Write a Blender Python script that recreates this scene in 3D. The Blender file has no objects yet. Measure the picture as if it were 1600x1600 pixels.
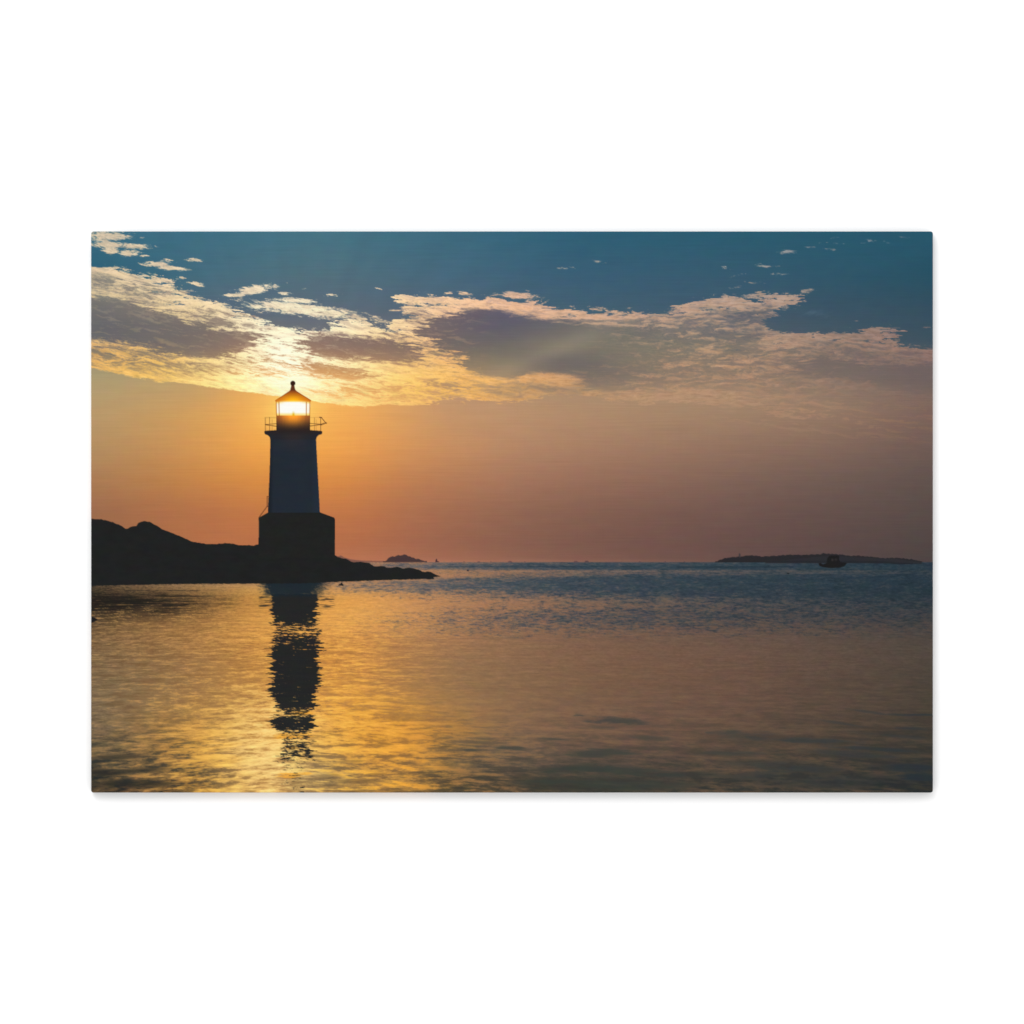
import numpy as np, math
# ------------------------------------------------------------------
# The printed picture, painted procedurally.  Units: 1 px = 0.6953 mm.
# The print face covers x 142.4..1457.6, y 361.6..1238.4 (y down).
# ------------------------------------------------------------------
X0, X1, Y0, Y1 = 142.4, 1457.6, 361.6, 1238.4
NX, NY = 1315, 877
xs = np.linspace(X0, X1, NX + 1); ys = np.linspace(Y0, Y1, NY + 1)
X, Y = np.meshgrid(xs, ys)
H, W = X.shape

_rs = np.random.RandomState(12345)
_T = 512
_ga = _rs.rand(_T * _T).astype(np.float32) * 2 * math.pi
_gx = np.cos(_ga) * 1.5; _gy = np.sin(_ga) * 1.5
def vnoise(u, v, seed=0):
    """gradient noise, about -1..1"""
    u, v = np.broadcast_arrays(np.asarray(u, np.float64), np.asarray(v, np.float64))
    u = u + (seed * 37.17) % 311; v = v + (seed * 91.73) % 293
    bu = np.floor(u); bv = np.floor(v)
    fu = (u - bu).astype(np.float32); fv = (v - bv).astype(np.float32)
    iu = bu.astype(np.int32) & (_T - 1); iv = (bv.astype(np.int32) & (_T - 1)) * _T
    iu1 = (iu + 1) & (_T - 1); iv1 = (iv + _T) & (_T * _T - 1)
    su = fu * fu * fu * (fu * (fu * 6 - 15) + 10); sv = fv * fv * fv * (fv * (fv * 6 - 15) + 10)
    def g(k, du, dv): return _gx[k] * du + _gy[k] * dv
    a = g(iu + iv, fu, fv); b = g(iu1 + iv, fu - 1, fv)
    n0 = a + (b - a) * su
    a = g(iu + iv1, fu, fv - 1); b = g(iu1 + iv1, fu - 1, fv - 1)
    n1 = a + (b - a) * su
    return n0 + (n1 - n0) * sv

def fbm(u, v, seed=0, octv=5, gain=.55, lac=2.0):
    s = 0; a = 1; t = 0
    for o in range(octv):
        s = s + a * vnoise(u + 17.3 * o, v - 9.1 * o, seed + 31 * o); t += a
        a *= gain; u = u * lac; v = v * lac
    return s / t * 1.6

def nf(a):
    return (a - a.mean()) / (a.std() * 2.2)

def shift(a, dx, dy=0):
    """look the field a up at horizontally / vertically displaced places"""
    cx = np.clip(np.arange(W)[None, :] + dx, 0, W - 1.001); cy = np.clip(np.arange(H)[:, None] + dy + 0 * dx, 0, H - 1.001)
    ix = cx.astype(int); iy = cy.astype(int); fx = cx - ix; fy = cy - iy
    return (a[iy, ix] * (1 - fx) + a[iy, ix + 1] * fx) * (1 - fy) + (a[iy + 1, ix] * (1 - fx) + a[iy + 1, ix + 1] * fx) * fy

def sst(a, b, x):
    t = np.clip((x - a) / (b - a), 0, 1); return t * t * (3 - 2 * t)

def box(a, rx, ry):
    def b1(a, r, ax):
        if r < 1: return a
        r = int(r); p = [(0, 0), (0, 0)]; p[ax] = (r + 1, r)
        c = np.cumsum(np.pad(a, p, mode='edge'), axis=ax)
        n = a.shape[ax]
        return (np.take(c, np.arange(2 * r + 1, 2 * r + 1 + n), ax) - np.take(c, np.arange(0, n), ax)) / (2 * r + 1)
    for _ in range(3): a = b1(b1(a, rx, 1), ry, 0)
    return a

def poly(pts, ss=3, grow=0):
    """anti-aliased coverage of a polygon given in picture px"""
    out = np.zeros((H, W)); p = np.array(pts, float)
    dx = (X1 - X0) / NX; dy = (Y1 - Y0) / NY
    c0 = max(0, int((p[:, 0].min() - X0) / dx) - 2); c1 = min(W, int((p[:, 0].max() - X0) / dx) + 4)
    r0 = max(0, int((p[:, 1].min() - Y0) / dy) - 2); r1 = min(H, int((p[:, 1].max() - Y0) / dy) + 4)
    if c1 <= c0 or r1 <= r0: return out
    acc = np.zeros((r1 - r0, c1 - c0))
    o = (np.arange(ss) + .5) / ss - .5
    for oy in o:
        yy = ys[r0:r1] + oy * dy
        for ox in o:
            xx = xs[c0:c1] + ox * dx
            ins = np.zeros((r1 - r0, c1 - c0), bool)
            for k in range(len(p)):
                xa, ya = p[k]; xb, yb = p[(k + 1) % len(p)]
                if ya == yb: continue
                m = (ya > yy) != (yb > yy)
                xi = (xb - xa) * (yy - ya) / (yb - ya) + xa
                ins ^= m[:, None] & (xx[None, :] < xi[:, None])
            acc += ins
    out[r0:r1, c0:c1] = acc / (ss * ss)
    return out

def disc(cx, cy, r):
    return np.clip(r + .5 - np.hypot(X - cx, Y - cy), 0, 1)

def line(x0, y0, x1, y1, w):
    dx, dy = x1 - x0, y1 - y0; L = dx * dx + dy * dy
    t = np.clip(((X - x0) * dx + (Y - y0) * dy) / L, 0, 1)
    d = np.hypot(X - x0 - t * dx, Y - y0 - t * dy)
    return np.clip(w / 2 + .5 - d, 0, 1) * min(1, w)

def field(rows, xx=None, yy=None, ry=4):
    """rows: {y: [(x, r,g,b)...]} -> smooth colour field (sRGB 0..1)"""
    xx = X if xx is None else xx; yy = Y if yy is None else yy
    keys = sorted(rows); T = []
    gx = np.arange(X0 - 60, X1 + 61, 4.0)
    for k in keys:
        p = sorted(rows[k]); px = [q[0] for q in p]
        T.append(np.stack([np.interp(gx, px, [q[1 + c] for q in p]) for c in range(3)], -1))
    T = np.array(T)                                   # rows x gx x 3
    gy = np.arange(Y0 - 60, Y1 + 61, 1.5)
    F = np.empty((len(gy), len(gx), 3))
    for c in range(3):
        for i in range(len(gx)): F[:, i, c] = np.interp(gy, keys, T[:, i, c])
        F[:, :, c] = box(F[:, :, c], 5, ry)
    fx = np.clip((xx - gx[0]) / 4.0, 0, len(gx) - 1.001); fy = np.clip((yy - gy[0]) / 1.5, 0, len(gy) - 1.001)
    ix = fx.astype(int); iy = fy.astype(int); fx = (fx - ix)[..., None]; fy = (fy - iy)[..., None]
    return ((F[iy, ix] * (1 - fx) + F[iy, ix + 1] * fx) * (1 - fy) + (F[iy + 1, ix] * (1 - fx) + F[iy + 1, ix + 1] * fx) * fy) / 255.

def over(img, m, col):
    col = np.asarray(col, float)
    if col.ndim == 1: col = col / 255.
    img[:] = img * (1 - m[..., None]) + col * m[..., None]

# ---------------- clear sky ----------------
SKY = {
 362: [(142,58,106,126),(300,64,110,130),(500,72,116,132),(700,62,106,126),(900,48,96,118),(1150,45,92,112),(1458,40,86,106)],
 430: [(142,46,96,118),(350,76,110,126),(500,84,112,124),(700,72,104,124),(900,60,95,118),(1150,56,90,110),(1458,42,82,100)],
 480: [(142,80,108,120),(350,88,106,122),(500,94,108,122),(700,84,102,118),(900,68,96,114),(1150,66,90,108),(1458,54,80,96)],
 530: [(142,130,135,120),(500,120,115,118),(900,90,105,112),(1150,90,98,106),(1300,72,88,100),(1458,62,82,95)],
 590: [(142,172,155,116),(300,190,160,110),(400,222,165,98),(560,220,165,105),(700,175,145,112),(900,150,130,110),(1150,145,125,108),(1300,125,112,105),(1458,108,98,98)],
 620: [(142,180,155,112),(300,200,158,104),(400,244,176,92),(450,252,190,100),(560,244,174,96),(700,192,150,114),(800,184,146,112),(900,174,142,112),(1150,164,136,110),(1300,150,126,106),(1458,124,102,94)],
 650: [(142,184,152,108),(250,200,156,98),(340,224,164,90),(400,246,176,88),(450,252,192,98),(500,250,178,88),(560,240,172,92),(620,222,162,98),(700,198,150,108),(800,188,146,110),(900,178,140,109),(1000,170,136,107),(1150,160,130,106),(1300,148,120,101),(1458,124,99,91)],
 700: [(142,178,142,98),(250,198,145,90),(340,222,156,84),(400,242,166,78),(500,244,168,80),(560,236,160,84),(650,210,148,94),(800,182,136,104),(900,170,129,102),(1000,160,123,100),(1150,146,114,96),(1300,132,105,92),(1458,111,91,85)],
 750: [(142,170,124,86),(250,188,130,78),(340,206,137,73),(400,218,143,70),(500,222,143,70),(560,212,138,76),(650,190,128,86),(800,166,119,94),(900,154,112,92),(1000,144,107,90),(1150,128,100,88),(1300,113,92,84),(1458,98,83,78)],
 800: [(142,156,107,78),(250,173,112,75),(340,187,117,74),(400,196,122,72),(500,198,122,72),(560,192,119,75),(650,172,112,81),(800,147,104,84),(900,135,98,82),(1000,126,93,81),(1150,113,87,80),(1300,102,82,77),(1458,90,77,73)],
 850: [(142,154,106,74),(250,172,110,72),(340,182,113,74),(400,186,113,74),(560,180,110,76),(650,162,104,79),(800,138,96,80),(900,126,90,78),(1000,117,85,77),(1150,105,80,75),(1300,94,75,72),(1458,82,71,69)],
 878: [(142,156,106,76),(400,190,116,76),(530,188,118,84),(650,172,112,86),(800,148,102,84),(900,132,94,81),(1000,120,88,78),(1150,106,81,76),(1300,90,73,72),(1458,78,68,67)],
}
img = field(SKY)
# faint slanting light rays in the upper sky
ang = np.arctan2(X - 457, 638 - Y)
ray = vnoise(ang * 9, 0 * ang + 3.3, 5) * sst(620, 400, Y)
img *= (1 + .025 * ray[..., None])
sunr = np.hypot((X - 457), (Y - 640) * 1.15)
img += np.exp(-(sunr / 42.) ** 2)[..., None] * np.array([.02, .10, .04])

# ---------------- clouds ----------------
warp = nf(fbm(X / 60, Y / 22, 91, 4))
tilt = np.interp(xs, [142, 420, 560, 760, 900, 1050, 1250, 1458], [.17, .13, .10, .05, .0, -.09, -.03, .02])
lift = np.cumsum(tilt) * (X1 - X0) / NX
YT = Y - lift[None, :]
fib = nf(fbm((X + 14 * warp) / 30., (YT + 5 * warp) / 7.0, 11, 6, .62))     # wispy fibres along the cloud
fib2 = nf(fbm((X + 8 * warp) / 12., (YT + 3 * warp) / 3.6, 23, 4, .66))
big = nf(fbm(X / 90, YT / 24, 47, 4))
streak = nf(fbm((X + 22 * warp) / 46., (YT + 5 * warp) / 7., 131, 6, .6))

MAIN = [(120,411),(142,413),(174,416),(207,424),(232,430),(262,432),(270,440),(285,448),(275,454),(297,464),(327,469),(356,477),(383,488),(366,494),(399,496),
 (428,502),(404,507),(440,511),(462,513),(478,516),(455,523),(475,523),(497,515),(526,508),(517,502),(558,498),(589,497),(606,504),(622,500),(640,494),(622,487),(604,483),(640,482),(655,476),(626,474),
 (607,467),(634,461),(664,463),(693,461),(720,465),(774,467),(810,470),(856,470),(848,479),(901,484),(926,488),(951,489),(982,487),(1005,490),(1066,487),
 (1056,478),(1079,470),(1106,465),(1140,461),(1172,468),(1188,476),(1199,459),(1225,456),(1253,456),(1245,468),(1233,481),(1208,489),(1179,504),(1208,515),(1235,522),
 (1280,522),(1302,517),(1338,521),(1359,511),(1390,510),(1399,517),(1390,529),(1401,538),(1426,544),(1458,543),(1500,543),
 (1500,660),(1458,655),(1325,652),(1235,643),(1140,634),(1068,629),(960,628),(937,616),(879,615),(848,620),(835,630),(800,628),(770,622),(733,633),(722,624),
 (712,616),(693,621),(688,631),(640,633),(594,634),(558,637),(520,631),(486,626),(432,618),(365,609),(297,600),(241,594),(185,583),(142,574),(120,570)]
GAPS = [[(225,436),(262,438),(258,443),(230,441)], [(240,452),(275,456),(268,461),(245,458)], [(190,421),(225,428),(218,432),(195,427)], [(250,468),(286,470),(280,474),(256,473)], [(1090,481),(1150,478),(1140,483),(1095,485)], [(860,492),(900,490),(895,494),(865,495)], [(1130,546),(1180,545),(1172,549),(1135,550)], [(1340,530),(1385,532),(1375,536),(1345,535)], [(1290,527),(1330,529),(1320,532),(1295,531)],
 [(395,489),(437,491),(484,501),(526,505),(517,511),(478,513),(428,501)],
        [(590,510),(612,508),(622,512),(600,515),(588,513)], [(605,517),(632,515),(624,519),(600,521)],
        [(560,502),(590,500),(604,506),(590,509),(556,505)], [(618,488),(650,492),(640,500),(606,496)],
        [(655,470),(700,474),(760,477),(700,478),(650,474)], [(1190,531),(1212,533),(1222,537),(1200,536)],[(1210,540),(1245,542),(1240,546),(1215,544)]]
main = poly(MAIN)
for g in GAPS: main *= 1 - .9 * poly(g)
dens = box(main, 4, 2)
# soft lower-right flank of the cloud fades into haze
STREAK = [(165,368,32,7,0),(168,381,30,4,0),(212,384,24,3.6,2),(172,390,12,5,6),(201,394,15,4.5,-4),(224,398,5,1.6,0),(217,370,8,1,-5),(260,404.5,8,1.4,3),(301,405,13,2,4),
 (243,411,20,4,-2),(268,418,24,3,6),(281,433,5.5,1.6,0),(308,442.5,13,2.6,10),(289,454.5,9,2.4,-6),(273,452,8,2,4),(398,451,26,6.5,-10),(362,460.5,16,2.4,-3),(442,457.5,10,1.6,0),(458,468.5,33,3.6,2),
 (475,483,88,8.5,7),(412,477,26,5,-4),(520.5,459.5,6,1.5,0),(592,450,4,1.6,6),(448.5,441,2,1,0),(505,461,3,1,0),(476,450,3,1,0),
 (674,459,4,1.2,0),(702,457,4,1.5,0),(726,457,8,2.8,0),(808,461,29,5,2),(824,453,4,1.1,0),(849,454,2.5,1,0),(886,418,16,2.2,1),(935,407,7,2.2,0),(947,410,4,1,0),(898,478,10,1.7,0),(937,482,14,2.8,2),(918,478,5,1,0),
 (982,481,8,1,0),(1141,418,8,1.7,4),(1133,415.5,4,1,10),(1120,418,6,.9,0),(1194,414,12,2.7,3),(1214,414.5,5,1.3,0),(1178,411.5,10,1,0),(1150,429,10,1.8,-12),(1223,428,9,2.4,3),(1208,427,6,1,-5),(1183,440,19,1.6,-2),
 (1152,447.5,13,1.8,-6),(1230,392,13,3,-3),(1270,385,12,1.5,-3),(1298,389,12,1.6,8),(1314,379,9,2.2,0),(1308,370,9,1,0),(1288,378,10,1,-4),(1362,375,8,2.8,0),(1382,376,9,2,0),(1412,369,9,1.5,0),(1352,379,6,1,0),
 (1143,459.5,8,1.3,0),(1262,453,11,2.8,-3),(1259,469.5,5,1.2,0),(1176,463,18,3.2,2),(1250,470,8,1.6,0),(1412,517,16,1,-2),(1447,511,8,1,0),(1335,500,4,.8,0)]
sd = np.zeros((H, W))
for cx, cy, rx, ry, a in STREAK:
    ca, sa = math.cos(math.radians(a)), math.sin(math.radians(a))
    r0, r1 = np.searchsorted(ys, [cy - rx * .4 - ry * 3 - 4, cy + rx * .4 + ry * 3 + 4]); c0, c1 = np.searchsorted(xs, [cx - rx * 2 - 4, cx + rx * 2 + 4])
    xx = X[r0:r1, c0:c1] - cx; yy = Y[r0:r1, c0:c1] - cy
    e = np.hypot((xx * ca + yy * sa) / (rx * 1.12), (-xx * sa + yy * ca) / (ry * 1.15 + .3))
    v = np.clip(1.35 - .85 * e, 0, 1.0)
    v *= .54 if (cx > 860 and ry < 2.6) or ry < 1.2 else (.8 if cx > 860 else 1)
    sd[r0:r1, c0:c1] = np.maximum(sd[r0:r1, c0:c1], v)
fing = nf(fbm((X + 10 * warp) / 38., YT / 3.4, 171, 5, .62)); fing2 = nf(fbm(X / 55., YT / 9., 177, 4, .6))
rag = .55 * fib + .38 * fib2 + .25 * big
loose = sst(600, 760, X) * sst(575, 600, Y)
dens = dens * (1 - loose) + box(main, 12, 6) * loose
near_edge = np.clip(4 * box(main, 7, 4) * (1 - box(main, 7, 4)), 0, 1)
lower = sst(560, 590, Y + .12 * (450 - X)) * (1 - loose)
keep = 1 - .5 * lower
dens = shift(dens, (15 * fing + 20 * fing2) * keep, (4.5 * fing2 + 1.5 * warp) * keep)
cl_main = sst(.34, .68, dens + .46 * rag * near_edge * (1 - .42 * lower))
sd = shift(sd, 7 * fing, .8 * fing2)
cl_st = sst(.34, .86, sd + .34 * (fib * .5 + fib2 * .75) - .03) * .95 * sst(.05, .3, sd)
# ragged islets just outside the upper rim
rim = box(main, 14, 7)
isl = sst(.55, .85, rim * 1.05 + .40 * fib2 + .30 * fib) * (Y < 560) * sst(.03, .12, rim)
cloud = np.maximum(np.maximum(cl_main, cl_st), isl * .6 * sst(.08, .3, rim))
# lower right flank: low contrast
soft = sst(700, 980, X) * sst(560, 640, Y)
cloud = cloud * (1 - .45 * soft)
lowfade = sst(1180, 1330, X) * sst(575, 655, Y)
cloud *= 1 - .85 * lowfade

BRIGHT = {
 362: [(142,226,202,172),(500,235,215,180),(900,175,168,155),(1150,150,150,150),(1458,95,120,138)],
 420: [(142,228,202,165),(300,240,215,180),(500,248,225,190),(900,205,185,165),(1150,175,165,155),(1250,160,152,145),(1458,120,128,135)],
 470: [(142,222,196,150),(300,244,216,170),(420,254,236,200),(520,254,236,198),(640,250,212,165),(800,244,190,150),(950,215,172,145),(1150,182,152,132),(1250,180,150,132),(1458,120,115,115)],
 510: [(142,205,180,135),(300,238,208,150),(400,255,242,205),(500,255,242,204),(620,253,220,165),(720,238,188,145),(900,210,170,138),(1150,176,146,124),(1250,165,138,122),(1458,138,115,108)],
 545: [(142,232,178,108),(250,240,190,112),(360,255,228,160),(430,255,248,222),(520,255,236,185),(620,252,205,140),(720,240,180,120),(900,195,155,122),(1100,192,155,122),(1250,170,138,116),(1458,142,114,104)],
 580: [(142,235,182,102),(250,244,194,104),(360,255,232,160),(450,255,250,225),(550,255,232,165),(640,252,204,118),(740,240,182,108),(850,215,160,112),(1000,195,150,118),(1150,190,148,116),(1250,168,134,110),(1458,126,104,98)],
 610: [(142,220,178,108),(250,246,200,110),(360,255,232,152),(450,255,248,215),(550,255,228,150),(640,252,200,105),(740,242,182,98),(850,222,166,104),(1000,192,148,114),(1150,182,142,112),(1250,168,132,108),(1458,128,104,96)],
 640: [(142,220,178,108),(360,250,210,120),(450,255,232,160),(560,252,210,125),(740,225,165,100),(1000,182,144,112),(1150,176,138,110),(1250,164,130,106),(1458,128,104,96)],
}
bright = field(BRIGHT)
DARK = {
 450: [(142,128,126,118),(400,140,128,120),(600,140,125,118),(800,112,104,112),(1000,104,106,112),(1458,86,95,104)],
 480: [(142,112,110,110),(300,140,125,112),(420,155,135,118),(600,135,118,115),(720,108,98,104),(800,96,94,112),(900,104,104,112),(1100,104,106,110),(1200,92,97,106),(1458,88,92,102)],
 510: [(142,102,102,106),(300,118,110,106),(420,140,118,106),(600,130,110,104),(680,118,104,104),(780,94,92,106),(850,106,102,106),(920,116,112,106),(1100,106,106,110),(1250,104,102,106),(1458,98,92,98)],
 540: [(142,106,104,106),(300,122,110,104),(420,160,124,102),(520,136,112,102),(620,134,112,102),(700,116,106,102),(780,112,106,102),(860,132,122,106),(940,126,120,106),(1100,122,116,106),(1250,112,106,102),(1458,108,98,98)],
 565: [(142,140,126,100),(300,150,128,105),(420,190,142,98),(520,180,138,100),(620,165,130,102),(700,140,120,102),(780,138,126,104),(850,112,104,102),(920,110,104,102),(1000,134,122,106),(1150,124,112,104),(1250,120,108,102),(1458,112,98,98)],
 590: [(142,196,162,100),(300,196,160,105),(420,232,165,95),(520,225,165,100),(620,205,152,100),(700,176,142,106),(780,158,134,106),(900,122,110,102),(980,122,110,102),(1100,138,122,106),(1250,128,112,102),(1458,112,98,95)],
 620: [(142,200,162,100),(450,244,180,100),(620,222,162,100),(720,186,148,110),(900,160,134,108),(1150,150,126,106),(1458,115,98,94)],
}
dark = field(DARK)
DB = [[(120,459),(142,459),(196,466),(248,484),(290,498),(330,510),(365,514),(423,524),(410,536),(380,549),(342,560),(297,561),(241,550),(207,538),(142,531),(120,531)],
      [(452,534),(470,527),(495,522),(540,523),(607,529),(672,540),(650,547),(652,552),(672,566),(640,568),(607,566),(540,561),(500,556),(472,551)],
      [(440,562),(480,563),(517,568),(560,578),(596,588),(558,593),(500,588),(470,578)],
      [(512,610),(540,602),(575,605),(588,611),(560,615),(525,618)],
      [(648,512),(668,500),(697,488),(765,480),(810,490),(847,497),(937,503),(985,510),(1010,520),(1000,545),(1012,562),(982,585),(992,600),(937,608),(897,586),(840,582),(780,592),(742,586),(720,568),(705,552),(680,544),(668,531),(650,522)],
      [(650,596),(693,595),(720,602),(738,616),(700,611),(668,603)],
      [(1132,490),(1150,478),(1185,476),(1215,478),(1190,484),(1165,496),(1134,498)],
      [(1010,520),(1060,515),(1100,519),(1167,520),(1185,529),(1150,533),(1100,545),(1040,541)],
      [(1225,566),(1260,553),(1302,549),(1336,556),(1370,566),(1458,563),(1500,563),(1500,625),(1458,622),(1347,598),(1280,592),(1224,585)],
      [(1090,585),(1130,574),(1190,575),(1203,592),(1160,606),(1100,610)],
      [(190,560),(260,566),(300,574),(290,582),(240,578),(195,570)], [(270,500),(340,498),(370,503),(330,508)]]
SEMI = [([(930,505),(1060,508),(1150,535),(1140,602),(960,614),(900,600)], .60), ([(930,508),(1040,512),(1070,535),(1050,560),(1000,585),(960,612),(900,600)], .85), ([(1120,488),(1160,478),(1215,480),(1205,500),(1150,506),(1110,498)], .80), ([(1085,516),(1180,518),(1190,530),(1140,540),(1080,536)], .82), ([(200,476),(300,488),(330,500),(260,492)], .6), ([(170,468),(250,478),(330,496),(420,512),(400,530),(300,515),(190,500)], .52), ([(142,535),(210,545),(300,562),(360,570),(340,592),(241,588),(142,570)], .50),
        ([(480,600),(620,596),(690,602),(740,614),(690,626),(560,628),(500,618)], .42), ([(360,535),(430,545),(450,565),(440,592),(400,592),(340,575)], .36),
        ([(1030,492),(1110,486),(1215,476),(1200,512),(1180,530),(1060,545),(1010,520)], .55), ([(1000,560),(1180,535),(1250,545),(1400,548),(1400,560),(1260,600),(1150,612),(1000,605)], .50),
        ([(1200,545),(1300,530),(1420,545),(1458,560),(1300,560)], .52), ([(1150,600),(1300,600),(1458,625),(1458,660),(1200,640)], .46), ([(560,520),(640,515),(690,530),(700,560),(640,560)], .38),
        ([(700,585),(770,600),(820,596),(880,600),(960,615),(860,626),(760,622)], .58), ([(600,480),(700,476),(720,484),(640,500)], .33), ([(142,425),(240,440),(290,458),(240,470),(142,448)], .56), ([(300,475),(390,490),(370,508),(300,495)], .46), ([(850,500),(1000,495),(1060,500),(1060,515),(900,512)], .42), ([(387,474),(560,490),(540,500),(420,482)], .3)]
fibh = nf(fbm((X + 8 * warp) / 17., (YT + 2 * warp) / 2.7, 189, 4, .62))
db = np.zeros((H, W)); sm = np.zeros((H, W))
for p, v in SEMI: sm = np.maximum(sm, poly(p) * v)
for i, p in enumerate(DB): db = np.maximum(db, poly(p) * (.98 if i not in (3, 6, 10, 11, 9) else .75))
rs = sst(860, 960, X)
db = db * (1 - .30 * sst(900, 1010, X) * (X < 1150))
db = np.maximum(box(db, 9, 4) * (1 - rs) + box(db, 26, 7) * rs, box(sm, 14, 5))
smooth_body = sst(700, 790, X) * (1 - sst(930, 1040, X))
dbm = shift(db, (20 * fing + 16 * fing2) * (1 - .5 * smooth_body), 2 * fing2)
db = dbm
dke = np.clip(4 * db * (1 - db) * 1.3 + .25, 0, 1)
dk = sst(.08, .92, db + .42 * (streak * .8 + .40 * fib2 * (1 - .5 * smooth_body) + .65 * fibh * (1 - .6 * smooth_body) * (1 - .75 * sst(880, 980, X))) * dke * (1 - .35 * smooth_body))
dk = dk * (1 - .22 * sst(.1, 1, streak) * (1 - smooth_body))
# texture of the lit parts: thin warm shading between the fibres
tex = sst(-.35, 1.0, fib * .55 + streak * .5 + .15 * big)
core = np.exp(-(np.hypot(X - 452, (Y - 548) * 1.5) / 60) ** 2)
shade_amt = np.clip(.74 * tex * (1 - .55 * core) + .20 * sst(-.2, .9, fib2) * (1 - .6 * core) + .34 * sst(-.1, .9, fibh) * (1 - .45 * sst(880, 1000, X)) * (1 - .6 * core), 0, .9)
shadec = bright * .56 + dark * .44
ccol = bright * (1 - shade_amt[..., None]) + shadec * shade_amt[..., None]
ccol *= (1 + ((.05 * fib2 + .08 * fibh + .04) * (1 - core))[..., None])
# thin skin of bright rim along the edge stays brighter
ccol = ccol * (1 - dk[..., None]) + dark * dk[..., None]
hot = np.exp(-(np.hypot((X - 452) / 95., (Y - 560) / 52.)) ** 2)
ccol += (hot * .07 * (1 - .7 * dk))[..., None] * np.array([1, 1, .95])
# diffuse ray through the grey body
rayb = np.exp(-((Y - (592 - (X - 760) * .42)) / 16.) ** 2) * sst(720, 800, X) * (1 - sst(900, 1000, X))
ccol += (rayb * .045)[..., None] * np.array([1, .86, .62])
img = np.clip(img, 0, 1); over(img, np.clip(cloud, 0, 1), np.clip(ccol, 0, 1))
wsp = sst(-.1, .9, nf(fbm((X + 30 * warp) / 70., (Y - .06 * (X - 1200) + 5 * warp) / 6., 311, 5, .62)))
wm_ = wsp * sst(1060, 1200, X) * np.exp(-((Y - (636 + .10 * (X - 1200))) / 30.) ** 2) * .5
over(img, wm_, np.ones((H, W, 3)) * np.array([186, 144, 114.]) / 255 * (1 - .22 * sst(1250, 1458, X))[..., None])
# thin veil over the blue on the right
veil = sst(.2, .9, fbm((X - .6 * Y) / 60, (Y + .35 * X) / 16, 301, 4)) * np.exp(-((X - 1290) / 60.) ** 2 - ((Y - 492) / 16.) ** 2)
img += (veil * .05)[..., None]
HZ = 878.6
# ---------------- far shore, boats on the horizon ----------------
ids = np.zeros((H, W), int)                          # which printed motif each spot belongs to
ids[(cloud > .5) & (Y < HZ)] = 1
hazeband = np.exp(-((Y - 877) / 3.) ** 2) * sst(520, 640, X) * (1 - sst(1000, 1200, X))
img += (hazeband * .03)[..., None] * np.array([1, .7, .5])

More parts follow.
